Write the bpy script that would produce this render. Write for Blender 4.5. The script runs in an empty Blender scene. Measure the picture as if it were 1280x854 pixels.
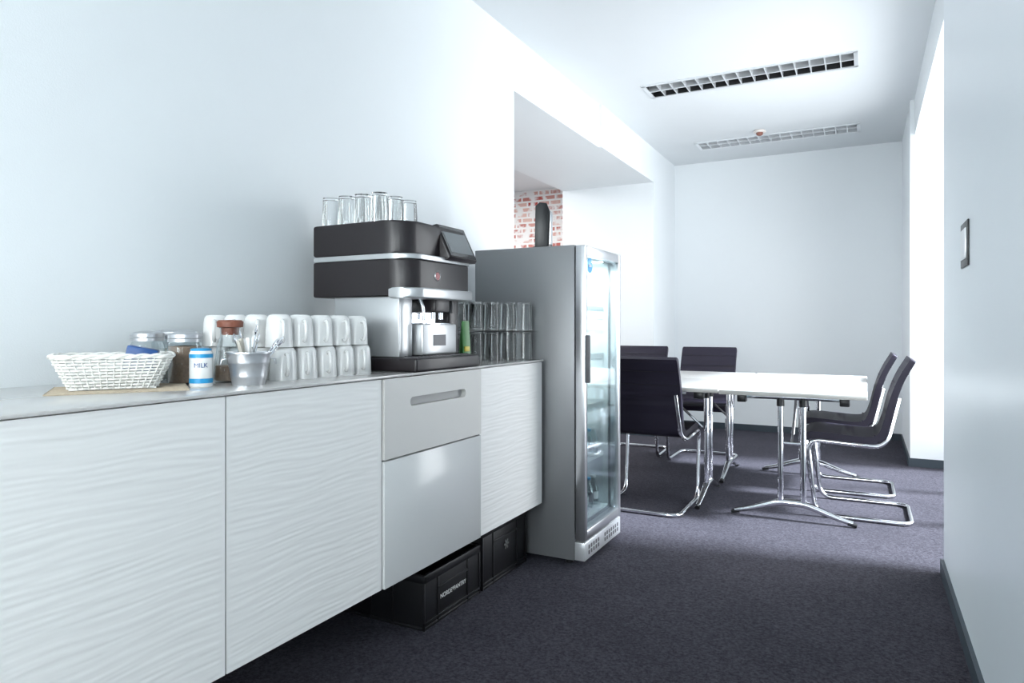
import bpy, bmesh, math, random
from mathutils import Vector, Matrix, noise
random.seed(4)
scene=bpy.context.scene
try:
    scene.view_settings.view_transform='Standard'
    scene.view_settings.look='None'
except Exception: pass
H=2.88; CT=0.946

# ---------------- materials ----------------
def pmat(name,col,rough=.5,metal=0.,bump=0.,bscale=200.,emit=None,estr=0.,coat=0.,var=0.,vscale=5.,spec=.5):
    m=bpy.data.materials.new(name); m.use_nodes=True
    nt=m.node_tree; p=nt.nodes['Principled BSDF']
    p.inputs['Base Color'].default_value=(*col,1)
    p.inputs['Roughness'].default_value=rough
    p.inputs['Metallic'].default_value=metal
    p.inputs['Coat Weight'].default_value=coat
    p.inputs['Specular IOR Level'].default_value=spec
    if emit:
        p.inputs['Emission Color'].default_value=(*emit,1); p.inputs['Emission Strength'].default_value=estr
    tc=nt.nodes.new('ShaderNodeTexCoord')
    if bump>0:
        n=nt.nodes.new('ShaderNodeTexNoise'); n.inputs['Scale'].default_value=bscale; n.inputs['Detail'].default_value=3
        b=nt.nodes.new('ShaderNodeBump'); b.inputs['Strength'].default_value=bump; b.inputs['Distance'].default_value=.004
        nt.links.new(tc.outputs['Object'],n.inputs['Vector']); nt.links.new(n.outputs['Fac'],b.inputs['Height'])
        nt.links.new(b.outputs['Normal'],p.inputs['Normal'])
    n=nt.nodes.new('ShaderNodeTexNoise'); n.inputs['Scale'].default_value=vscale; n.inputs['Detail'].default_value=4
    nt.links.new(tc.outputs['Object'],n.inputs['Vector'])
    mx=nt.nodes.new('ShaderNodeMix'); mx.data_type='RGBA'
    v=max(var,.01)
    mx.inputs[6].default_value=(*[c*(1-v) for c in col],1); mx.inputs[7].default_value=(*[min(1,c*(1+v)) for c in col],1)
    nt.links.new(n.outputs['Fac'],mx.inputs[0]); nt.links.new(mx.outputs[2],p.inputs['Base Color'])
    return m
def glassmat(name,tint=(.93,.96,.97),edge=.35,gcol=(.85,.9,.93)):
    m=bpy.data.materials.new(name); m.use_nodes=True
    nt=m.node_tree; nt.nodes.remove(nt.nodes['Principled BSDF'])
    out=nt.nodes['Material Output']
    tr=nt.nodes.new('ShaderNodeBsdfTransparent'); tr.inputs[0].default_value=(*tint,1)
    gl=nt.nodes.new('ShaderNodeBsdfGlossy'); gl.inputs[0].default_value=(*gcol,1); gl.inputs['Roughness'].default_value=.05
    lw=nt.nodes.new('ShaderNodeLayerWeight'); lw.inputs['Blend'].default_value=edge
    mx=nt.nodes.new('ShaderNodeMixShader')
    nt.links.new(lw.outputs['Facing'],mx.inputs[0]); nt.links.new(tr.outputs[0],mx.inputs[1]); nt.links.new(gl.outputs[0],mx.inputs[2])
    nt.links.new(mx.outputs[0],out.inputs['Surface'])
    return m
M_wall=pmat('wall_paint',(.775,.81,.83),.55,bump=.12,bscale=260)
M_wallr=pmat('wall_paint_satin',(.77,.82,.86),.33,bump=.05,bscale=30)
M_ceil=pmat('ceiling_paint',(.70,.73,.75),.7)
M_base=pmat('baseboard_grey',(.035,.05,.065),.5)
M_white=pmat('white_lacquer',(.80,.81,.81),.3)
M_relief=pmat('white_relief',(.88,.875,.86),.5)
M_drw=pmat('drawer_grey_lacquer',(.64,.63,.61),.4)
M_drw2=pmat('drawer_gloss',(.66,.67,.67),.2,coat=.1)
M_grip=pmat('grip_recess_shade',(.36,.36,.36),.4)  # slot back coloured darker than the drawer, shade put into the colour
M_top=pmat('worktop_glass',(.58,.565,.55),.15,coat=.4)
M_black=pmat('black_plastic',(.012,.012,.014),.35)
M_crate=pmat('crate_plastic',(.010,.010,.012),.4)
M_mblk=pmat('machine_black',(.011,.007,.009),.38,coat=.08)
M_silver=pmat('silver_plastic',(.56,.57,.58),.3,metal=.7)
M_steel=pmat('brushed_steel',(.60,.61,.63),.3,metal=.9)
M_chrome=pmat('chrome',(.80,.81,.84),.08,metal=1.)
M_alu=pmat('aluminium',(.80,.82,.84),.3,metal=.6)
M_fr=pmat('fridge_grey',(.25,.255,.265),.4,metal=.45)
M_frd=pmat('fridge_dark_trim',(.12,.12,.13),.4)
M_frin=pmat('fridge_liner',(.82,.86,.87),.4)
M_porc=pmat('porcelain',(.80,.80,.79),.15,coat=.3)
M_leather=pmat('leather_plum',(.017,.014,.027),.5,bump=.15,bscale=150,spec=.3)
M_lseam=pmat('leather_seam',(.010,.009,.014),.5)
M_screen=pmat('screen_glass',(.012,.013,.015),.12,coat=.3)
M_scrface=pmat('screen_display',(.17,.19,.20),.2)
M_red=pmat('emblem_red',(.30,.02,.03),.35)
M_cork=pmat('stopper_wood',(.22,.07,.04),.5,var=.2,vscale=40)
M_sugar=pmat('jar_contents_brown',(.25,.17,.12),.7,var=.4,vscale=160,bump=.4)
M_beige=pmat('jar_contents_pale',(.55,.52,.46),.7,var=.2,vscale=160,bump=.4)
M_blue=pmat('packet_blue',(.01,.07,.25),.35)
M_bluel=pmat('sticker_blue',(.02,.30,.60),.35)
M_wick=pmat('wicker_white',(.82,.81,.77),.55)
M_mat=pmat('straw_mat',(.50,.42,.32),.8,var=.3,vscale=150)
M_green=pmat('pouch_green',(.05,.20,.05),.4,var=.3,vscale=30)
M_yellow=pmat('pouch_yellow',(.55,.45,.06),.4)
M_dark=pmat('fixture_interior',(.02,.02,.022),.4)
M_ttop=pmat('table_top',(.52,.52,.51),.35)
M_tedge=pmat('table_edge',(.42,.41,.39),.5)
M_cream=pmat('detector',(.75,.70,.66),.4)
M_brown=pmat('detector_ring',(.25,.10,.07),.4)
M_glass=glassmat('jar_glass',edge=.25)
M_pane=glassmat('door_glass',(.95,.98,.98),.12)
M_bottle=glassmat('bottle_glass',(.80,.88,.88),.4)
M_tumb=pmat('tumbler_glass',(.97,.98,.98),.02)
_p=M_tumb.node_tree.nodes['Principled BSDF']; _p.inputs['Transmission Weight'].default_value=1.; _p.inputs['IOR'].default_value=1.45

def carpet():
    m=bpy.data.materials.new('carpet'); m.use_nodes=True
    nt=m.node_tree; p=nt.nodes['Principled BSDF']; p.inputs['Roughness'].default_value=.95; p.inputs['Specular IOR Level'].default_value=.1
    p.inputs['Sheen Weight'].default_value=.07; p.inputs['Sheen Roughness'].default_value=.4; p.inputs['Sheen Tint'].default_value=(.65,.72,1,1)
    tc=nt.nodes.new('ShaderNodeTexCoord')
    n=nt.nodes.new('ShaderNodeTexNoise'); n.inputs['Scale'].default_value=95; n.inputs['Detail'].default_value=7; n.inputs['Roughness'].default_value=.75
    n2=nt.nodes.new('ShaderNodeTexNoise'); n2.inputs['Scale'].default_value=3; n2.inputs['Detail'].default_value=6
    nt.links.new(tc.outputs['Object'],n.inputs['Vector']); nt.links.new(tc.outputs['Object'],n2.inputs['Vector'])
    r=nt.nodes.new('ShaderNodeValToRGB'); r.color_ramp.elements[0].position=.34; r.color_ramp.elements[1].position=.68
    r.color_ramp.elements[0].color=(.011,.0095,.013,1); r.color_ramp.elements[1].color=(.102,.094,.112,1)
    nt.links.new(n.outputs['Fac'],r.inputs[0])
    mx=nt.nodes.new('ShaderNodeMix'); mx.data_type='RGBA'; mx.blend_type='MULTIPLY'; mx.inputs[0].default_value=.5
    nt.links.new(r.outputs[0],mx.inputs[6]); nt.links.new(n2.outputs['Fac'],mx.inputs[7]); nt.links.new(mx.outputs[2],p.inputs['Base Color'])
    b=nt.nodes.new('ShaderNodeBump'); b.inputs['Strength'].default_value=.7; b.inputs['Distance'].default_value=.005
    nt.links.new(n.outputs['Fac'],b.inputs['Height']); nt.links.new(b.outputs['Normal'],p.inputs['Normal'])
    return m
M_carpet=carpet()
def brick():
    m=bpy.data.materials.new('brick_whitewashed'); m.use_nodes=True
    nt=m.node_tree; p=nt.nodes['Principled BSDF']; p.inputs['Roughness'].default_value=.8
    tc=nt.nodes.new('ShaderNodeTexCoord'); mp=nt.nodes.new('ShaderNodeMapping'); mp.inputs['Rotation'].default_value=(math.radians(90),0,0)
    nt.links.new(tc.outputs['Object'],mp.inputs['Vector'])
    b=nt.nodes.new('ShaderNodeTexBrick'); b.inputs['Scale'].default_value=1; b.inputs['Brick Width'].default_value=.15; b.inputs['Row Height'].default_value=.064; b.inputs['Mortar Size'].default_value=.012
    b.inputs['Color1'].default_value=(.42,.06,.045,1); b.inputs['Color2'].default_value=(.70,.46,.40,1); b.inputs['Mortar'].default_value=(.82,.80,.79,1)
    nt.links.new(mp.outputs[0],b.inputs['Vector'])
    n=nt.nodes.new('ShaderNodeTexNoise'); n.inputs['Scale'].default_value=9; n.inputs['Detail'].default_value=5
    nt.links.new(tc.outputs['Object'],n.inputs['Vector'])
    r=nt.nodes.new('ShaderNodeValToRGB'); r.color_ramp.elements[0].position=.47; r.color_ramp.elements[1].position=.58
    nt.links.new(n.outputs['Fac'],r.inputs[0])
    mx=nt.nodes.new('ShaderNodeMix'); mx.data_type='RGBA'; mx.inputs[7].default_value=(.80,.78,.77,1)
    nt.links.new(r.outputs[0],mx.inputs[0]); nt.links.new(b.outputs['Color'],mx.inputs[6]); nt.links.new(mx.outputs[2],p.inputs['Base Color'])
    return m
M_brick=brick()

# ---------------- mesh helpers ----------------
class B:
    def __init__(s): s.bm=bmesh.new(); s.mats=[]
    def mi(s,m):
        if m not in s.mats: s.mats.append(m)
        return s.mats.index(m)
    def merge(s,t,mat,M=None):
        if M is not None: bmesh.ops.transform(t,matrix=M,verts=t.verts)
        bmesh.ops.recalc_face_normals(t,faces=t.faces)
        i=s.mi(mat)
        for f in t.faces: f.material_index=i; f.smooth=True
        for e in t.edges:
            if len(e.link_faces)==2:
                try:
                    if e.calc_face_angle()>math.radians(38): e.smooth=False
                except Exception: pass
        me=bpy.data.meshes.new('t'); t.to_mesh(me); t.free(); s.bm.from_mesh(me); bpy.data.meshes.remove(me)
    def box(s,a,b,mat,bev=0,seg=2,M=None):
        t=bmesh.new(); bmesh.ops.create_cube(t,size=1)
        c=[(a[i]+b[i])/2 for i in range(3)]; d=[abs(b[i]-a[i]) for i in range(3)]
        for v in t.verts: v.co=Vector((v.co[0]*d[0]+c[0],v.co[1]*d[1]+c[1],v.co[2]*d[2]+c[2]))
        if bev>0: bmesh.ops.bevel(t,geom=list(t.edges),offset=min(bev,min(d)*.49),segments=seg,profile=.5,affect='EDGES')
        s.merge(t,mat,M)
    def lathe(s,prof,c,mat,seg=24,M=None):
        t=bmesh.new(); rings=[]
        for r,z in prof:
            if r<1e-6: rings.append([t.verts.new((c[0],c[1],c[2]+z))])
            else: rings.append([t.verts.new((c[0]+r*math.cos(2*math.pi*k/seg),c[1]+r*math.sin(2*math.pi*k/seg),c[2]+z)) for k in range(seg)])
        for a,b in zip(rings[:-1],rings[1:]):
            for k in range(seg):
                k2=(k+1)%seg
                if len(a)==1 and len(b)==1: continue
                if len(a)==1: t.faces.new((a[0],b[k],b[k2]))
                elif len(b)==1: t.faces.new((a[k],a[k2],b[0]))
                else: t.faces.new((a[k],a[k2],b[k2],b[k]))
        s.merge(t,mat,M)
    def tube(s,pts,r,mat,closed=False,seg=8,M=None,sy=1.):
        pts=[Vector(p) for p in pts]; n=len(pts); t=bmesh.new(); rings=[]
        up=None
        for i in range(n):
            if closed: d=pts[(i+1)%n]-pts[(i-1)%n]
            else: d=pts[min(i+1,n-1)]-pts[max(i-1,0)]
            d.normalize()
            if up is None:
                up=Vector((0,0,1)) if abs(d.z)<.9 else Vector((1,0,0))
            up=(up-d*up.dot(d)); up.normalize(); sd=d.cross(up)
            rr=r[i] if isinstance(r,(list,tuple)) else r
            rings.append([t.verts.new(pts[i]+(up*math.cos(2*math.pi*k/seg)*sy+sd*math.sin(2*math.pi*k/seg))*rr) for k in range(seg)])
        m=n if closed else n-1
        for i in range(m):
            a=rings[i]; b=rings[(i+1)%n]
            for k in range(seg): t.faces.new((a[k],a[(k+1)%seg],b[(k+1)%seg],b[k]))
        if not closed:
            t.faces.new(rings[0]); t.faces.new(rings[-1])
        s.merge(t,mat,M)
    def prism(s,poly,lo,hi,mat,axis='z',bev=0,M=None,seg=2):
        t=bmesh.new()
        def P(p,h):
            if axis=='z': return (p[0],p[1],h)
            if axis=='x': return (h,p[0],p[1])
            return (p[0],h,p[1])
        a=[t.verts.new(P(p,lo)) for p in poly]; b=[t.verts.new(P(p,hi)) for p in poly]
        n=len(poly); f1=t.faces.new(a); f2=t.faces.new(b)
        for i in range(n): t.faces.new((a[i],a[(i+1)%n],b[(i+1)%n],b[i]))
        if bev>0:
            es=list(f1.edges)+list(f2.edges)
            bmesh.ops.bevel(t,geom=es,offset=bev,segments=seg,profile=.5,affect='EDGES')
        s.merge(t,mat,M)
    def fin(s,name,origin=None,parent=None):
        me=bpy.data.meshes.new(name)
        if origin is None and len(s.bm.verts):
            xs=[v.co for v in s.bm.verts]
            origin=Vector(((min(v.x for v in xs)+max(v.x for v in xs))/2,(min(v.y for v in xs)+max(v.y for v in xs))/2,min(v.z for v in xs)))
        origin=Vector(origin)
        bmesh.ops.translate(s.bm,vec=-origin,verts=s.bm.verts)
        s.bm.to_mesh(me); s.bm.free()
        for m in s.mats: me.materials.append(m)
        o=bpy.data.objects.new(name,me); scene.collection.objects.link(o); o.location=origin
        if parent:
            o.parent=parent; o.matrix_parent_inverse=Matrix.Translation(-parent.location)
        return o
def fillet(pts,r,n=6):
    pts=[Vector(p) for p in pts]; out=[pts[0]]
    for i in range(1,len(pts)-1):
        p=pts[i]; a=pts[i-1]-p; b=pts[i+1]-p
        k=min(r,a.length*.48,b.length*.48)
        A=p+a.normalized()*k; Bq=p+b.normalized()*k
        for j in range(n+1):
            u=j/n; out.append(A*(1-u)**2+p*2*u*(1-u)+Bq*u*u)
    out.append(pts[-1]); return out
def catmull(pts,n=6):
    pts=[Vector(p) for p in pts]; out=[]
    for i in range(len(pts)-1):
        p0=pts[max(i-1,0)];p1=pts[i];p2=pts[i+1];p3=pts[min(i+2,len(pts)-1)]
        for j in range(n):
            u=j/n
            out.append(.5*((2*p1)+(p2-p0)*u+(2*p0-5*p1+4*p2-p3)*u*u+(3*p1-p0-3*p2+p3)*u**3))
    out.append(pts[-1]); return out
def simple(name,a,b,mat,bev=0):
    k=B(); k.box(a,b,mat,bev); return k.fin(name)
def text(name,body,size,loc,rot,mat,parent=None,ext=.0004,align='CENTER'):
    c=bpy.data.curves.new(name,'FONT'); c.body=body; c.size=size; c.extrude=ext; c.align_x=align; c.align_y='CENTER'
    o=bpy.data.objects.new(name,c); scene.collection.objects.link(o); o.location=loc; o.rotation_euler=rot
    c.materials.append(mat)
    if parent:
        o.parent=parent; o.matrix_parent_inverse=Matrix.Translation(-parent.location)
    return o
RX=(math.pi/2,0,math.pi/2)

# ---------------- room shell ----------------
simple('floor',(-6,-2.85,-.1),(1.15,7.75,0),M_carpet)
k=B()
k.box((-2.9,-2.85,H),(1.1,4.93,H+.2),M_ceil); k.box((-2.9,5.22,H),(1.1,6.70,H+.2),M_ceil); k.box((-2.9,6.97,H),(1.1,7.7,H+.2),M_ceil)
for y0,y1 in((4.93,5.22),(6.70,6.97)):
    k.box((-2.9,y0,H),(-1.47,y1,H+.2),M_ceil); k.box((-.06,y0,H),(1.1,y1,H+.2),M_ceil); k.box((-1.47,y0,H+.12),(-.06,y1,H+.2),M_ceil)
k.fin('ceiling')
simple('wall_left',(-2.87,-2.85,0),(-1.91,3.7,H),M_wall)
k=B(); k.box((-2.87,3.7,2.54),(-1.91,5.19,H),M_wall); k.box((-2.87,5.19,2.54),(-1.885,6.69,H),M_wall)
k.box((-2.87,6.69,0),(-1.885,7.54,H),M_wall); k.fin('wall_left_header')
simple('wall_back',(-2.87,7.54,0),(1.1,7.7,H),M_wall)
simple('wall_brick',(-6,7.5,0),(-2.87,7.7,2.9),M_brick)
k=B(); k.box((-6.1,1.9,0),(-6,7.7,2.9),M_wall); k.box((-6,1.8,0),(-2.87,1.9,2.9),M_wall); k.fin('wall_adjacent')
simple('ceiling_adjacent',(-6,1.8,2.76),(-2.87,7.5,2.86),M_ceil)
k=B(); k.box((.305,-1.0,0),(.45,3.57,H),M_wallr); k.box((.45,3.42,0),(.95,3.57,H),M_wall)
k.box((.305,-2.85,0),(.45,-1.0,.35),M_wallr); k.box((.305,-2.85,2.5),(.45,-1.0,H),M_wallr); k.box((.305,-2.85,.35),(.45,-2.6,2.5),M_wallr)
k.fin('wall_right')
k=B(); k.box((.335,3.57,2.60),(.95,6.2,H),M_wall); k.box((.305,6.2,0),(1.05,7.54,H),M_wall); k.fin('wall_right_pier')
k=B(); k.box((.95,3.42,0),(1.05,6.2,.08),M_wall); k.box((.95,3.42,2.55),(1.05,6.2,H),M_wall); k.box((.95,3.42,.08),(1.05,3.65,2.55),M_wall)
k.fin('wall_window')
k=B()
for y in(3.65,4.47,5.31,6.14): k.box((.96,y,.08),(1.02,y+.06,2.55),M_white,.005)
k.box((.96,3.65,.08),(1.02,6.2,.14),M_white,.005); k.box((.96,3.65,2.49),(1.02,6.2,2.55),M_white,.005)
k.fin('window_1')
k=B()
for y in(-2.6,-1.82,-1.06): k.box((.36,y,.35),(.42,y+.06,2.5),M_white,.005)
k.box((.36,-2.6,.35),(.42,-1.0,.41),M_white,.005); k.box((.36,-2.6,2.44),(.42,-1,2.5),M_white,.005); k.box((.385,-2.55,.4),(.39,-1.05,2.45),M_pane)
k.fin('added_window')  # unseen opening behind the camera, added to let light onto the cabinet
k=B(); k.box((-2.87,-2.95,0),(.45,-2.85,.8),M_wall); k.box((-2.87,-2.95,2.5),(.45,-2.85,H),M_wall); k.box((-2.87,-2.95,.8),(-1.7,-2.85,2.5),M_wall); k.box((.1,-2.95,.8),(.45,-2.85,2.5),M_wall); k.fin('wall_rear')
k=B()
for x in(-1.7,-.83,.04): k.box((x,-2.93,.8),(x+.06,-2.87,2.5),M_white,.005)
k.box((-1.7,-2.93,.8),(.1,-2.87,.86),M_white,.005); k.box((-1.7,-2.93,2.44),(.1,-2.87,2.5),M_white,.005); k.box((-1.65,-2.902,.85),(.05,-2.898,2.45),M_pane)
k.fin('window_3')
bh=.065
simple('baseboard_left',(-1.91,-2.85,0),(-1.898,3.7,bh),M_base)
k=B(); k.box((-1.885,6.69,0),(-1.873,7.54,bh),M_base); k.box((-2.87,6.678,0),(-1.873,6.69,bh),M_base); k.fin('baseboard_pier')
simple('baseboard_back',(-1.873,7.528,0),(.293,7.54,bh),M_base)
simple('baseboard_right',(.291,-2.85,0),(.305,3.57,bh),M_base)
k=B(); k.box((.293,6.19,0),(.305,7.53,bh),M_base); k.box((.293,6.186,0),(.95,6.2,bh),M_base); k.fin('baseboard_window')

# ---------------- ceiling fixtures ----------------
def louvre(y0,y1,inner):
    k=B(); x0,x1=-1.47,-.06
    k.box((x0,y0,H+.115),(x1,y1,H+.119),inner)
    w=.014
    k.box((x0-.012,y0-.012,H-.006),(x1+.012,y0+w,H+.0),M_alu); k.box((x0-.012,y1-w,H-.006),(x1+.012,y1+.012,H),M_alu)
    k.box((x0-.012,y0,H-.006),(x0+w,y1,H),M_alu); k.box((x1-w,y0,H-.006),(x1+.012,y1,H),M_alu)
    for a,b in(((x0,y0,H),(x0+.004,y1,H+.118)),((x1-.004,y0,H),(x1,y1,H+.118)),((x0,y0,H),(x1,y0+.004,H+.118)),((x0,y1-.004,H),(x1,y1,H+.118))): k.box(a,b,inner)
    ym=(y0+y1)/2
    k.box((x0,ym-.007,H-.004),(x1,ym+.007,H+.04),M_alu)
    n=15
    for i in range(1,n):
        x=x0+(x1-x0)*i/n
        k.box((x-.0035,y0+.004,H-.002),(x+.0035,y1-.004,H+.035),M_alu)
    for y in((y0+ym)/2,(y1+ym)/2):
        k.tube([(x0+.03,y,H+.075),(x1-.03,y,H+.075)],.013,M_white,seg=12)
    return k.fin('recessed_louvre_light')
louvre(4.93,5.22,M_dark); louvre(6.70,6.97,M_alu)  # same model twice; the far one's lit look is put into a paler interior
k=B(); k.lathe([(0,0),(.045,0),(.055,-.012),(.05,-.022),(0,-.022)],(-.86,6.53,H),M_cream); k.lathe([(.03,-.022),(.028,-.04),(.015,-.048),(0,-.048)],(-.86,6.53,H),M_brown)
k.fin('smoke_detector')

# ---------------- sideboard ----------------
root=bpy.data.objects.new('sideboard',None); scene.collection.objects.link(root)
XF=-1.33; ZB=.283; Y0=-.65
ys=[-.65,-.06,.525,1.108,1.688,2.289,2.863]
k=B(); k.box((-1.908,Y0,ZB+.004),(XF-.02,2.863,CT-.008),M_white,.001); k.fin('carcass',parent=root)
k=B(); k.box((-1.909,Y0,CT-.008),(XF+.004,2.868,CT),M_top,.0015); k.fin('worktop',parent=root)
def relief(y0,y1,i):
    t=bmesh.new(); ny,nz=60,260; g=[]
    z0,z1=ZB,CT-.011
    for a in range(ny+1):
        row=[]
        for b in range(nz+1):
            y=y0+(y1-y0)*a/ny; z=z0+(z1-z0)*b/nz
            w=.5*noise.noise(Vector((y*4,z*6,0)))
            h=noise.noise(Vector((y*6.5+z*2,z*118+w*3.2,3.3)))+.25*noise.noise(Vector((y*12,z*180+w*4,7.3)))
            e=min(a,ny-a,b,nz-b)
            amp=.0008*min(1,e/2)
            row.append(t.verts.new((XF-.002+amp*h,y,z)))
        g.append(row)
    for a in range(ny):
        for b in range(nz): t.faces.new((g[a][b],g[a+1][b],g[a+1][b+1],g[a][b+1]))
    k=B(); k.merge(t,M_relief); k.box((XF-.018,y0,z0),(XF-.0025-.001,y1,z1),M_white)
    k.fin('door_front_%d'%i,parent=root)
for i in range(6):
    if i==4: continue
    relief(ys[i]+.002,ys[i+1]-.002,i)
# drawers
y0,y1=ys[4]+.003,ys[5]-.003; zs=.681
def drawer_top():
    k=B(); x0,x1=XF-.018,XF+.006
    hy0,hy1=1.825,2.175; hz0,hz1=.838,.868
    z0,z1=zs+.003,CT-.011
    k.box((x0,y0,z0),(x1,y1,hz0),M_drw); k.box((x0,y0,hz1),(x1,y1,z1),M_drw); k.box((x0,y0,hz0),(x1,hy0,hz1),M_drw); k.box((x0,hy1,hz0),(x1,y1,hz1),M_drw)
    k.box((x0,hy0,hz0),(x0+.004,hy1,hz1),M_grip)
    r=(hz1-hz0)/2; zc=(hz0+hz1)/2
    for yc,sg in((hy0,1),(hy1,-1)):
        for q in(1,-1):
            pts=[(yc,zc+q*r)]
            for j in range(0,9):
                a=math.pi/2*j/8
                pts.append((yc+sg*r*(1-math.cos(a)), zc+q*r*math.sin(a)))
            k.prism(pts,x0,x1,M_drw,axis='x')
    k.fin('drawer_front_upper',parent=root)
drawer_top()
k=B(); k.box((XF-.018,y0,ZB),(XF+.006,y1,zs-.003),M_drw2,.0015); k.fin('drawer_front_lower',parent=root)

# ---------------- crates ----------------
def crate(y0,y1,h,label):
    k=B(); x0,x1=-1.86,-1.412; w=.012
    k.box((x0,y0,.0),(x1,y1,.012),M_crate,.003)
    k.box((x1-w,y0,.0),(x1-.004,y1,h),M_crate,.002); k.box((x0,y0,0),(x0+w,y1,h),M_crate,.002)
    k.box((x0,y0+.004,0),(x1-.004,y0+w,h),M_crate,.002); k.box((x0,y1-w,0),(x1-.004,y1-.004,h),M_crate,.002)
    k.box((x0-.003,y0-.001,h-.03),(x1+.002,y0+w,h),M_crate,.003); k.box((x0-.003,y1-w,h-.03),(x1+.002,y1+.001,h),M_crate,.003)
    k.box((x1-w,y0,h-.03),(x1+.002,y1,h),M_crate,.003); k.box((x0-.003,y0,h-.03),(x0+w,y1,h),M_crate,.003)
    for y in(y0,y0+.09,y1-.10,y1-.008): k.box((x1-.006,y,.0),(x1+.001,y+.008,h-.02),M_crate,.001)
    k.box((x1-.006,y0,.018),(x1+.001,y1,.028),M_crate,.001); k.box((x1-.006,y0+.09,h-.075),(x1+.001,y1-.09,h-.067),M_crate,.001)
    for x in(x0+.1,x0+.2,x0+.3): k.box((x,y0-.001,.0),(x+.008,y0+.006,h-.02),M_crate,.001)
    o=k.fin('plastic_crate'); return o
c1=crate(2.03,2.432,.20,1)
M_txt=pmat('print_white',(.75,.75,.75),.5)
text('label_text','NORDE*PANTRY',.024,(-1.4105,2.225,.09),RX,M_txt,c1)
c2=crate(2.452,2.862,.25,0)
k=B(); M_mk=pmat('mark_grey',(.14,.14,.14),.5)
for j in range(3):
    M=Matrix.Translation((-1.4108,2.66,.14))@Matrix.Rotation(j*math.pi/3,4,'X')
    k.box((0,-.022,-.004),(.0015,.022,.004),M_mk,0,M=M)
k.fin('printed_mark',parent=c2)

# ---------------- fridge ----------------
fr=bpy.data.objects.new('glass_door_refrigerator',None); scene.collection.objects.link(fr); fr.location=(0,0,0)
fx0,fx1,fy0,fy1,fz0,fz1=-1.72,-1.19,2.91,3.42,.022,1.475
k=B()
k.box((fx0,fy0,fz0),(fx1,fy0+.035,fz1),M_fr,.004); k.box((fx0,fy1-.035,fz0),(fx1,fy1,fz1),M_fr,.004)
k.box((fx0,fy0+.03,fz1-.05),(fx1,fy1-.03,fz1),M_fr,.002); k.box((fx0,fy0+.03,fz0),(fx1,fy1-.03,.17),M_fr,.002); k.box((fx0,fy0+.03,fz0),(fx0+.03,fy1-.03,fz1),M_fr,.002)
k.fin('cabinet_body',parent=fr)
k=B()
k.box((fx0+.03,fy0+.035,.17),(fx0+.035,fy1-.035,fz1-.05),M_frin); k.box((fx0+.03,fy0+.035,.17),(fx1-.005,fy0+.04,fz1-.05),M_frin); k.box((fx0+.03,fy1-.04,.17),(fx1-.005,fy1-.035,fz1-.05),M_frin)
k.box((fx0+.03,fy0+.035,.17),(fx1-.005,fy1-.035,.178),M_frin); k.box((fx0+.03,fy0+.035,fz1-.056),(fx1-.005,fy1-.035,fz1-.05),M_frin)
for z in(.44,.70,.95,1.19):
    for j in range(14):
        y=fy0+.05+j*(.41/13); k.tube([(fx0+.05,y,z),(fx1-.03,y,z)],.0022,M_white,seg=6)
    for x in(fx0+.05,fx0+.25,fx1-.03): k.tube([(x,fy0+.042,z-.004),(x,fy1-.042,z-.004)],.003,M_white,seg=6)
    k.box((fx1-.033,fy0+.042,z-.012),(fx1-.028,fy1-.042,z+.012),M_white)
k.fin('interior',parent=fr)
k=B()
dx0,dx1=fx1+.004,-1.138; w=.032; dz0=.115; dz1=fz1-.002
k.box((dx0,fy0+.002,dz0),(dx1,fy0+.002+w,dz1),M_steel,.006); k.box((dx0,fy1-w,dz0),(dx1,fy1,dz1),M_steel,.006)
k.box((dx0,fy0+.01,dz1-.045),(dx1-.001,fy1-.01,dz1),M_steel,.006); k.box((dx0,fy0+.01,dz0),(dx1-.001,fy1-.01,dz0+.045),M_steel,.006)
k.box((dx0,fy0+.012,dz0+.01),(dx0+.006,fy0+.04,dz1-.02),M_frd); k.box((dx0-.004,fy0+.006,dz0+.006),(dx0,fy1-.006,dz0+.03),M_frd)
k.box((dx0,fy0+.03,dz0+.04),(dx0+.004,fy1-.03,dz1-.04),M_pane); k.box((dx1-.014,fy0+.03,dz0+.04),(dx1-.010,fy1-.03,dz1-.04),M_pane)
k.box((dx1-.006,fy0+.008,.84),(dx1+.018,fy0+.028,1.06),M_frd,.006,3)
k.fin('door',parent=fr)
k=B()
k.box((fx1,fy0+.002,fz0+.002),(-1.14,fy1,.108),M_alu,.004)
for j in range(14):
    y=fy0+.05+j*.031
    if 5<=j<=6: continue
    for zc in(.045,.07): k.box((-1.1405,y,zc),(-1.139,y+.016,zc+.018),M_frd)
for x in(fx0+.05,fx1-.04):
    for y in(fy0+.04,fy1-.04): k.lathe([(0,0),(.018,0),(.018,.018),(.01,.024),(0,.024)],(x,y,0),M_black,12)
k.fin('kick_grille',parent=fr)
k=B()
for z in(.178,.446):
    for a in range(3):
        for b_ in range(6):
            c=(fx1-.07-a*.09,fy0+.08+b_*.07,z); hh=.15 if z<.4 else .13
            k.lathe([(0,0),(.024,0),(.026,.01),(.026,hh*.55),(.011,hh*.8),(.011,hh)],c,M_bottle,12)
            k.lathe([(0,hh),(.013,hh),(.013,hh-.012)],c,M_white if (a+b_)%2 else M_bluel,10)
            k.lathe([(.0265,hh*.2),(.0265,hh*.45)],c,M_white if b_%2 else M_frd,12)
k.fin('bottles',parent=fr)
k=B(); M=Matrix.Translation((dx1-.0095,fy0+.085,1.385))@Matrix.Rotation(math.pi/2,4,'Y')
k.lathe([(0,0),(.035,0),(.035,.001),(0,.001)],(0,0,0),M_bluel,24,M=M); k.fin('round_sticker',parent=fr)
text('sticker_text','neu',.024,(dx1-.0075,fy0+.085,1.385),RX,M_txt,fr)
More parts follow.
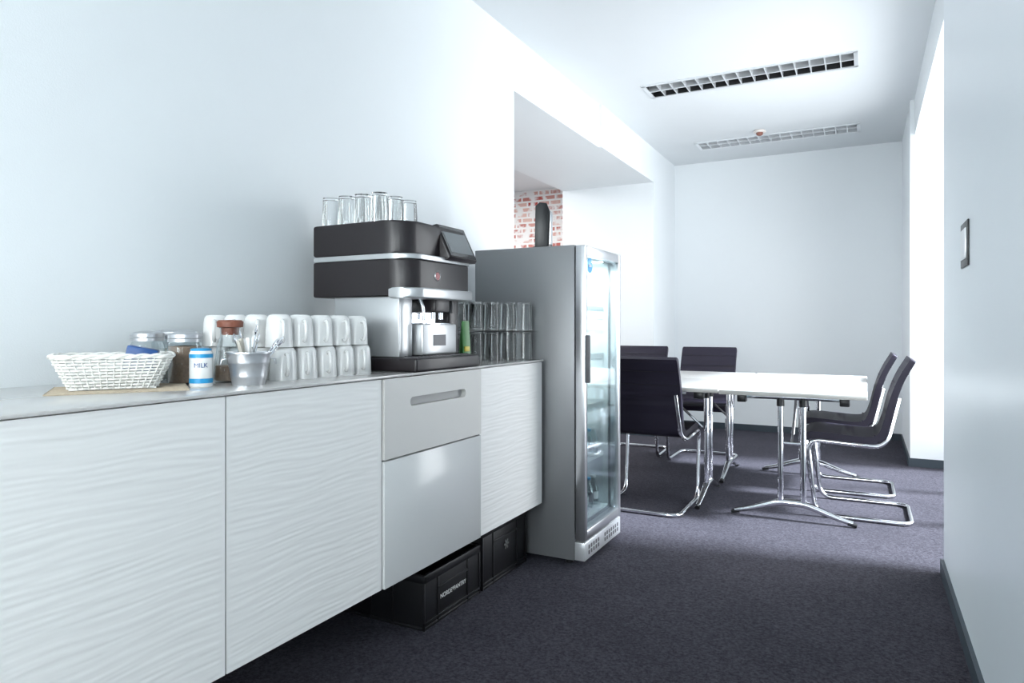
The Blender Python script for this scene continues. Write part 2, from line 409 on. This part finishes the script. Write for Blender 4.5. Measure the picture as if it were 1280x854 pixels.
L=bpy.data.lights.new('fridge_led','AREA'); L.energy=11; L.shape='RECTANGLE'; L.size=.3; L.size_y=.03; L.color=(.95,.99,1)
o=bpy.data.objects.new('interior_lamp',L); scene.collection.objects.link(o); o.location=(-1.27,3.165,1.415); o.parent=fr
# item on fridge
k=B(); c=(-1.44,3.10)
M=Matrix.Translation((c[0],c[1],fz1))@Matrix.Rotation(math.radians(20),4,'Z')
k.box((-.045,-.05,0),(.055,.05,.02),M_black,.006,M=M)
k.prism([(-.036,.0),(.030,.0),(.038,.20),(.024,.236),(-.012,.24),(-.032,.222)],-.04,.04,M_black,axis='y',bev=.004,M=M)
k.prism([(.035,.03),(.048,.03),(.050,.19),(.042,.198)],-.034,.034,M_steel,axis='y',bev=.002,M=M)
k.fin('portable_speaker')

# ---------------- coffee machine ----------------
cm=bpy.data.objects.new('coffee_machine',None); scene.collection.objects.link(cm)
yA,yB=1.86,2.27
def outline(xf,xb=-1.777,yn=yA,yf=yB,rc=.09):
    pts=[(xb,yn)]
    pts.append((xf-rc,yn))
    for j in range(1,9):
        a=math.pi/2*j/8; pts.append((xf-rc+rc*math.sin(a),yn+rc*.8*(1-math.cos(a))))
    pts+= [(xf,yf-.03),(xf-.02,yf),(xb,yf)]
    return pts
k=B()
k.prism(outline(-1.355),1.203,1.330,M_mblk,bev=.006)
k.prism(outline(-1.350,xb=-1.775,yn=yA-.002),1.330,1.348,M_silver,bev=.003)
k.prism(outline(-1.375),1.348,1.462,M_mblk,bev=.008)
k.fin('head',parent=cm)
k=B()
pts=outline(-1.335,xb=-1.44,rc=.075); k.prism(pts,1.196,1.232,M_silver,bev=.006); k.fin('front_lip',parent=cm)
k=B()
k.prism([(-1.47,1.461),(-1.392,1.474),(-1.332,1.352),(-1.34,1.34),(-1.48,1.34)],2.075,2.272,M_mblk,axis='y',bev=.005)
def slopebox(k,ya,yb,s0,s1,off,mat):
    A=Vector((-1.392,0,1.474)); D=(Vector((-1.332,0,1.352))-A); Lg=D.length; D.normalize(); N=Vector((-D.z,0,D.x)); 
    if N.x<0: N=-N
    p=A+D*(s0*Lg); q=A+D*(s1*Lg)
    k.prism([(p.x,p.z),(q.x,q.z),(q.x+N.x*off,q.z+N.z*off),(p.x+N.x*off,p.z+N.z*off)],ya,yb,mat,axis='y')
slopebox(k,2.085,2.262,.04,.97,.003,M_screen); slopebox(k,2.097,2.25,.14,.86,.004,M_scrface)
k.fin('touch_screen',parent=cm)
k=B(); M=Matrix.Translation((-1.355,2.03,1.278))@Matrix.Rotation(math.pi/2,4,'Y')
k.lathe([(0,0),(.014,0),(.014,.002),(0,.002)],(0,0,0),M_red,20,M=M); k.lathe([(.014,0),(.016,.003),(.0175,0)],(0,0,0),M_silver,20,M=M); k.fin('round_badge',parent=cm)
k=B()
k.box((-1.69,1.872,.995),(-1.405,1.885,1.203),M_silver,.003); k.box((-1.69,1.886,.995),(-1.453,2.25,1.203),M_mblk,.003)
k.box((-1.45,1.884,.995),(-1.406,1.95,1.203),M_silver,.002); k.box((-1.45,2.19,.995),(-1.405,2.25,1.203),M_mblk,.003)
k.box((-1.452,1.95,.995),(-1.44,2.19,1.203),M_chrome)
k.box((-1.45,1.965,.998),(-1.372,2.185,1.108),M_silver,.006)
k.box((-1.373,2.03,1.03),(-1.3705,2.11,1.07),M_frd)
k.box((-1.45,1.99,1.105),(-1.38,2.16,1.112),M_chrome,.002)
k.fin('body',parent=cm)
k=B()
k.box((-1.45,2.03,1.15),(-1.365,2.13,1.203),M_mblk,.008)
for y in(2.055,2.105):
    k.tube([(-1.39,y,1.16),(-1.39,y,1.125)],.008,M_chrome,seg=12)
k.tube(fillet([(-1.40,1.985,1.20),(-1.385,1.985,1.17),(-1.385,1.99,1.12)],.02),.006,M_chrome,seg=10)
k.lathe([(0,0),(.02,0),(.022,.03),(.018,.05),(0,.05)],(-1.395,2.165,1.15),M_black,16)
k.fin('spouts',parent=cm)
k=B()
k.box((-1.60,1.858,CT),(-1.322,2.272,.993),M_mblk,.008,3)
k.box((-1.44,1.90,.993),(-1.345,2.24,.996),M_frd,.001)
for j in range(16): k.box((-1.44,1.905+j*.021,.996),(-1.345,1.911+j*.021,.998),M_black)
for y in(1.90,2.22): k.lathe([(0,0),(.02,0),(.02,.05),(0,.05)],(-1.67,y,CT),M_black,14)
k.fin('base_tray',parent=cm)

# glass shapes
def tumbler(k,c,r=.033,h=.118,mat=None):
    mat=mat or M_tumb
    k.lathe([(r,0),(r*.985,h*.4),(r*.88,h),(0,h),(0,h-.008),(r*.80,h-.010),(r*.90,h*.4),(r*.94,.0),(r,0)],c,mat,24)
k=B()
for a in range(3):
    for b_ in range(4):
        x=-1.735+b_*.074; y=1.905+a*.085
        tumbler(k,(x,y,1.4625),r=.033,h=.104)
k.fin('drinking_glasses')
k=B()
for l in range(2):
    z=CT+l*.134
    pos=[]
    for rr_,n0,n1 in((0,0,5),(1,0,5),(2,1,5),(3,2,5)):
        for j in range(n0,n1+1):
            x=-1.392-j*.0547-rr_*.0547; y=2.800-j*.0547+rr_*.0547
            if y>2.862 or x<-1.86: continue
            pos.append((x,y))
    for x,y in pos: tumbler(k,(x,y,z+.0005),r=.0365,h=.129)
    if l==1:
        c4=[(-1.345,2.845),(-1.39,2.865),(-1.56,2.865),(-1.78,2.56),(-1.70,2.46)]
        k.prism(c4,z-.003,z-.001,M_frd)
k.fin('tumbler_stack')
# green pouch
k=B(); M=Matrix.Translation((-1.425,2.312,CT))@Matrix.Rotation(math.radians(-12),4,'Z')
k.prism([(-.0,0),(.03,0),(.024,.08),(.018,.175),(.014,.175),(.006,.08)],-.022,.022,M_green,axis='y',bev=.004,M=M)
k.box((.024,-.014,.055),(.0285,.014,.075),M_yellow,.001,M=M)
k.fin('snack_pouch')

# mugs
k=B()
def mug(k,c,ang):
    h=.094
    k.lathe([(.0385,0),(.0385,.004),(.037,.05),(.034,.082),(.029,h-.003),(.022,h),(.02,h-.003),(0,h-.003)],c,M_porc,24)
    k.lathe([(.0385,0),(.0355,0),(.034,.05),(.030,.08),(0,.084)],c,M_porc,24)
    M=Matrix.Translation(c)@Matrix.Rotation(ang,4,'Z')
    pts=catmull([(.035,0,.020),(.052,0,.017),(.064,0,.032),(.065,0,.055),(.054,0,.074),(.034,0,.074)],5)
    k.tube(pts,.0052,M_porc,seg=8,M=M,sy=1.)
for l in range(2):
    for a in range(4):
        for b_ in range(5):
            if a==3 and b_==4: continue
            ang=-45+random.uniform(-4,4) if a else -26+random.uniform(-10,6)
            mug(k,(-1.487-a*.088-(.01 if l else 0),1.435+b_*.083-(.006 if l else 0),CT+l*.0945),math.radians(ang))
k.fin('stacked_mugs')

# pail with spoons
k=B(); c=(-1.446,1.275,CT)
k.lathe([(0,.0),(.040,0),(.041,.003),(.0445,.02),(.0455,.022),(.0455,.026),(.050,.055),(.0515,.057),(.0515,.061),(.056,.082),(.058,.083),(.058,.087),(.055,.087),(.039,.004),(0,.004)],c,M_steel,32)
for sg in(1,-1):
    ang=math.radians(57)*1
    M=Matrix.Translation(c)@Matrix.Rotation(ang,4,'Z')
    k.tube([(sg*(.056),-.012,.070),(sg*.066,-.012,.068),(sg*.069,-.006,.055),(sg*.069,.006,.055),(sg*.066,.012,.068),(sg*.056,.012,.070)],.002,M_steel,seg=6,M=M)
pail=k.fin('zinc_pail')
k=B()
for j in range(9):
    a=random.uniform(0,6.28); e=random.uniform(.3,.5) if j<5 else random.uniform(.1,.35)
    dirn=Vector((math.cos(a)*e,math.sin(a)*e,1)).normalized()
    if j<5: dirn=Vector((.45+random.uniform(-.2,.2),.62+random.uniform(-.2,.2),1)).normalized()
    p0=Vector(c)+Vector((0,0,.008)); p1=p0+dirn*(.13+random.uniform(-.015,.015))
    k.tube([p0,p1],.0025,M_chrome,seg=6)
    M=Matrix.Translation(p1)@dirn.to_track_quat('Z','Y').to_matrix().to_4x4()@Matrix.Diagonal((.9,.35,1.5,1))
    k.lathe([(0,-.011),(.006,-.008),(.0085,0),(.006,.008),(0,.011)],(0,0,0),M_chrome,12,M=M)
for j in range(7):
    dirn=Vector((random.uniform(-.4,.1),random.uniform(-.4,.1),1)).normalized()
    q=dirn.to_track_quat('Z','Y').to_matrix().to_4x4()
    k.box((-.005,-.0015,.0),(.005,.0015,.115),M_porc if j%2 else M_beige,.0005,M=Matrix.Translation(Vector(c)+Vector((0,0,.01)))@q)
k.fin('teaspoons',parent=pail)

# small can
k=B(); c=(-1.507,1.178,CT)
k.lathe([(0,0),(.026,0),(.028,.003),(.028,.086),(.026,.09),(.024,.093),(0,.093)],c,M_porc,28)
k.lathe([(.0283,.010),(.0283,.022)],c,M_bluel,28); k.lathe([(.0283,.074),(.0283,.084)],c,M_bluel,28); k.lathe([(.0245,.090),(.0255,.097),(.012,.099),(0,.099)],c,M_bluel,24)
can=k.fin('milk_can')
va=math.atan2(-c[1],-c[0])
for ch,da in(('M',-.50),('I',-.24),('L',-.02),('K',.28)):
    a=va+.1+da
    text('label_letter_'+ch,ch,.016,(c[0]+.0287*math.cos(a),c[1]+.0287*math.sin(a),CT+.055),(math.pi/2,0,a+math.pi/2),M_blue,can)
# jars
def jar(name,c,r,h,fill,lid=True,fh=.6):
    k=B()
    k.lathe([(0,.002),(r*.9,0),(r,.006),(r,h*.72),(r*.86,h*.82),(r*.84,h*.86)],c,M_glass,28)
    k.lathe([(0,.004),(r*.9,.004),(r*.96,.01),(r*.96,h*fh),(0,h*fh+.002)],c,fill,28)
    k.lathe([(r*.90,h*.80),(r*.98,h*.80),(r*.98,h*.94),(r*.92,h*.96),(r*.6,h*.985),(0,h)],c,M_steel,28)
    k.lathe([(r*.98,h*.86),(r*1.02,h*.87),(r*.98,h*.88)],c,M_steel,28)
    return k.fin(name)
jar('sugar_jar',(-1.628,1.222,CT),.043,.140,M_sugar,fh=.72)
jar('cereal_jar',(-1.76,1.205,CT),.043,.142,M_beige,fh=.55)
jar('biscuit_jar',(-1.805,1.325,CT),.064,.146,M_beige,fh=.6)
k=B(); c=(-1.572,1.322,CT)
k.lathe([(0,.002),(.040,0),(.043,.006),(.041,.05),(.034,.10),(.026,.125),(.025,.145),(.029,.152)],c,M_glass,28)
k.lathe([(.022,.13),(.024,.150),(.034,.152),(.035,.166),(.030,.171),(0,.172)],c,M_cork,24)
k.lathe([(0,.004),(.038,.004),(.040,.01),(.039,.045),(0,.046)],c,M_sugar,28)
k.fin('glass_carafe')

# basket
k=B(); bc=Vector((-1.628,1.028,CT+.004)); MB=Matrix.Translation(bc)@Matrix.Rotation(math.radians(56),4,'Z')
def rrect(L,W,r,n):
    pts=[]
    segs=[(L/2-r,W/2-r,0),(-(L/2-r),W/2-r,1),(-(L/2-r),-(W/2-r),2),(L/2-r,-(W/2-r),3)]
    for cx,cy,q in segs:
        for j in range(7):
            a=math.pi/2*(q+j/6); pts.append(Vector((cx+r*math.cos(a),cy+r*math.sin(a),0)))
    per=[0]
    for i in range(len(pts)): per.append(per[-1]+(pts[(i+1)%len(pts)]-pts[i]).length)
    out=[]
    for s in range(n):
        d=per[-1]*s/n
        for i in range(len(pts)):
            if per[i+1]>=d:
                u=(d-per[i])/max(1e-9,per[i+1]-per[i]); p=pts[i].lerp(pts[(i+1)%len(pts)],u); break
        nrm=(pts[(i+1)%len(pts)]-pts[i]).normalized(); out.append((p,Vector((nrm.y,-nrm.x,0))))
    return out
def dims(u): return .185+.065*u,.115+.050*u,.028+.01*u
nst=46; hb=.072
for ri in range(11):
    u=ri/10; Lh,Wh,rr=dims(u); pr=rrect(Lh,Wh,rr,nst*2)
    pts=[]
    for i,(p,nn) in enumerate(pr):
        s=math.cos(math.pi*(i/2))* (1 if ri%2 else -1) if i%2==0 else 0
        q=p+nn*(.0024*s); pts.append((q.x,q.y,.004+u*hb))
    k.tube(pts,.0029,M_wick,closed=True,seg=6,M=MB)
for i in range(nst):
    pts=[]
    for u in(0,.5,1):
        Lh,Wh,rr=dims(u); p,nn=rrect(Lh,Wh,rr,nst*2)[i*2]; pts.append((p.x,p.y,.002+u*hb))
    k.tube(pts,.0019,M_wick,seg=5,M=MB)
Lh,Wh,rr=dims(1.04)
pr=rrect(Lh,Wh,rr,120)
for ph in(0,math.pi):
    k.tube([(p.x+nn.x*.003*math.cos(i*math.pi/5+ph),p.y+nn.y*.003*math.cos(i*math.pi/5+ph),hb+.007+.003*math.sin(i*math.pi/5+ph)) for i,(p,nn) in enumerate(pr)],.0040,M_wick,closed=True,seg=6,M=MB)
k.box((-.09,-.055,0),(.09,.055,.004),M_wick,.001,M=MB)
bas=k.fin('wicker_basket')
k=B(); k.box((-.03,-.025,.03),(.04,.025,.092),M_blue,.004,M=Matrix.Translation(bc+Vector((.005,.045,.008)))@Matrix.Rotation(math.radians(50),4,'Z')@Matrix.Rotation(math.radians(12),4,'Y')); 
k.box((-.04,-.03,.0),(.04,.03,.035),M_beige,.006,M=Matrix.Translation(bc+Vector((0,.01,.006)))@Matrix.Rotation(math.radians(56),4,'Z'))
k.fin('napkin_packet',parent=bas)
k=B(); MM=Matrix.Translation((bc.x+.01,bc.y+.01,CT))@Matrix.Rotation(math.radians(56),4,'Z')
for j in range(24):
    y=-.112+j*.0092
    k.tube([(-.145,y,.0018),(.145,y,.0018)],.0018,M_mat,seg=5,M=MM)
k.tube([(-.145,-.114,.002),(-.145,.104,.002)],.002,M_mat,seg=5,M=MM); k.tube([(.145,-.114,.002),(.145,.104,.002)],.002,M_mat,seg=5,M=MM)
k.fin('straw_placemat')

# wall plate right
k=B(); x=.305
k.box((x-.006,2.72,1.305),(x,2.905,1.46),M_black,.003); k.box((x-.010,2.745,1.33),(x-.005,2.88,1.435),M_alu,.003); k.fin('door_sign_plate')

# ---------------- chairs ----------------
def chair_mesh():
    k=B(); r=.0125; w=.235
    half=[(.20,-.075,.70),(.215,-.02,.46),(w,.03,.425),(w,.39,.445),(w,.345,r),(w,-.14,r),]
    path=half+[(-p[0],p[1],p[2]) for p in reversed(half)]
    k.tube(fillet(path,.075,7),r,M_chrome,seg=12)
    k.tube([(w,.12,.432),(-w,.12,.432)],.009,M_chrome,seg=8)
    cl=catmull([(.41,.448,0),(.36,.468,0),(.22,.462,0),(.08,.455,0),(.015,.478,0),(-.018,.56,0),(-.045,.68,0),(-.085,.80,0),(-.145,.915,0)],6)
    up=[];dn=[]
    for i,p in enumerate(cl):
        d=cl[min(i+1,len(cl)-1)]-cl[max(i-1,0)]; d.normalize(); n=Vector((d.y,-d.x,0))
        s=i/(len(cl)-1); th=.021 if s<.5 else .021-.006*(s-.5)*2
        up.append((p+n*-th)[:2]); dn.append((p+n*th)[:2])
    poly=up+list(reversed(dn))
    k.prism(poly,-.228,.228,M_leather,axis='x',bev=.010,seg=3)
    for idx in(40,44):
        i=min(idx,len(cl)-2); 
        for side in(up,dn):
            q=side[i]; k.tube([(-.225,q[0],q[1]),(.225,q[0],q[1])],.0025,M_lseam,seg=5)
    k.tube([(-.225,up[20][0],up[20][1]),(.225,up[20][0],up[20][1])],.003,M_lseam,seg=5)
    for x in(w,-w):
        for y in(.27,-.08): k.box((x-.012,y-.02,0),(x+.012,y+.02,.006),M_black,.002)
    return k.fin('conference_chair',origin=(0,0,0))
ch=chair_mesh()
def place(o,x,y,rz): o.location=(x,y,0); o.rotation_euler=(0,0,math.radians(rz))
place(ch,-1.185,4.035,0)
def dup(x,y,rz):
    o=bpy.data.objects.new('conference_chair',ch.data); scene.collection.objects.link(o); place(o,x,y,rz); return o
dup(.085,4.55,90)       # facing -X
dup(.02,5.20,90)
dup(-1.20,5.86,180)
dup(-1.80,5.93,180+3)

# ---------------- tables ----------------
def table_mesh(L,W):
    k=B(); z1=.735
    k.box((-W/2,-L/2,z1-.026),(W/2,L/2,z1-.002),M_tedge,.003); k.box((-W/2+.001,-L/2+.001,z1-.008),(W/2-.001,L/2-.001,z1),M_ttop,.003)
    for s in(1,-1):
        y=s*(L/2-.13)
        ft=catmull([(-.31,y,.022),(-.22,y,.045),(-.08,y,.092),(0,y,.098),(.08,y,.092),(.22,y,.045),(.31,y,.022)],5)
        k.tube(ft,[.013+.010*(1-abs(p.x)/.31) for p in ft],M_chrome,seg=10)
        for e in(1,-1): k.tube([(e*.285,y,.02),(e*.33,y,.012)],.0155,M_black,seg=10,sy=.75)
        for e in(1,-1):
            k.tube([(e*.06,y,.09),(e*.06,y,z1-.05)],.016,M_chrome,seg=14)
            k.tube([(e*.06,y,z1-.09),(e*.06,y,z1-.04)],.021,M_black,seg=12)
        k.box((-.28,y-.018,z1-.052),(.28,y+.018,z1-.026),M_chrome,.003)
        for e in(1,-1): k.box((e*.27-.025,y-.03,z1-.075),(e*.27+.025,y+.03,z1-.026),M_black,.006)
        k.tube([(0,y-s*.02,z1-.30),(0,y-s*.30,z1-.045)],.008,M_chrome,seg=8)
        k.tube([(-.06,y,z1-.30),(.06,y,z1-.30)],.009,M_chrome,seg=8)
    k.box((-W/2+.05,-L/2+.2,z1-.045),(-W/2+.07,L/2-.2,z1-.026),M_alu,.002); k.box((W/2-.07,-L/2+.2,z1-.045),(W/2-.05,L/2-.2,z1-.026),M_alu,.002)
    return k.fin('folding_table',origin=(0,0,0))
t1=table_mesh(1.60,.76); t1.location=(-.375,4.83,0)
def tdup(x,y,rz):
    o=bpy.data.objects.new('folding_table',t2.data); scene.collection.objects.link(o); o.location=(x,y,0); o.rotation_euler=(0,0,math.radians(rz)); return o
t2=table_mesh(1.35,.76); t2.location=(-1.445,4.465,0); t2.rotation_euler=(0,0,math.radians(90))
tdup(-1.445,5.237,90)

# ---------------- lights ----------------
def area(name,loc,rot,sx,sy,e,col=(1,1,1),spread=180):
    L=bpy.data.lights.new(name,'AREA'); L.energy=e; L.shape='RECTANGLE'; L.size=sx; L.size_y=sy; L.color=col; L.spread=math.radians(spread)
    o=bpy.data.objects.new(name,L); scene.collection.objects.link(o); o.location=loc; o.rotation_euler=rot; return o
R90=math.pi/2
area('daylight_window_side',(.94,4.9,1.32),(0,R90,0),2.3,2.4,85,(.93,.965,1),140)      # faces -X
area('added_window_fill',(.60,-1.8,1.45),(0,R90,0),2.0,1.5,118,(.99,.99,1))  # added fill from an unseen opening, brightens the cabinet fronts
area('daylight_window_rear',(-.8,-3.1,1.65),(R90,0,0),1.7,1.6,112,(.99,.99,1))
area('adjacent_room_fill',(-4.3,5.0,2.7),(0,0,0),2,3,150,(1,.99,.98))  # added fill, no fixture visible; keeps the brick wall bright
S=bpy.data.lights.new('sun','SUN'); S.energy=22.0; S.angle=math.radians(9); S.color=(.82,.91,1)
so=bpy.data.objects.new('sun',S); scene.collection.objects.link(so)
d=Vector((-1,-.12,-.95)); so.rotation_euler=d.to_track_quat('-Z','Y').to_euler(); so.location=(6,5,6)
w=bpy.data.worlds.new('World'); scene.world=w; w.use_nodes=True
w.node_tree.nodes['Background'].inputs[0].default_value=(.92,.96,1,1); w.node_tree.nodes['Background'].inputs[1].default_value=1.2

# ---------------- camera ----------------
cam=bpy.data.cameras.new('camera'); co=bpy.data.objects.new('camera',cam); scene.collection.objects.link(co)
co.location=(0,0,1.1); co.rotation_euler=(R90,0,math.radians(27.47)); cam.lens=852/1280*36; cam.sensor_width=36; cam.shift_y=-19/1280; cam.clip_start=.02
scene.camera=co
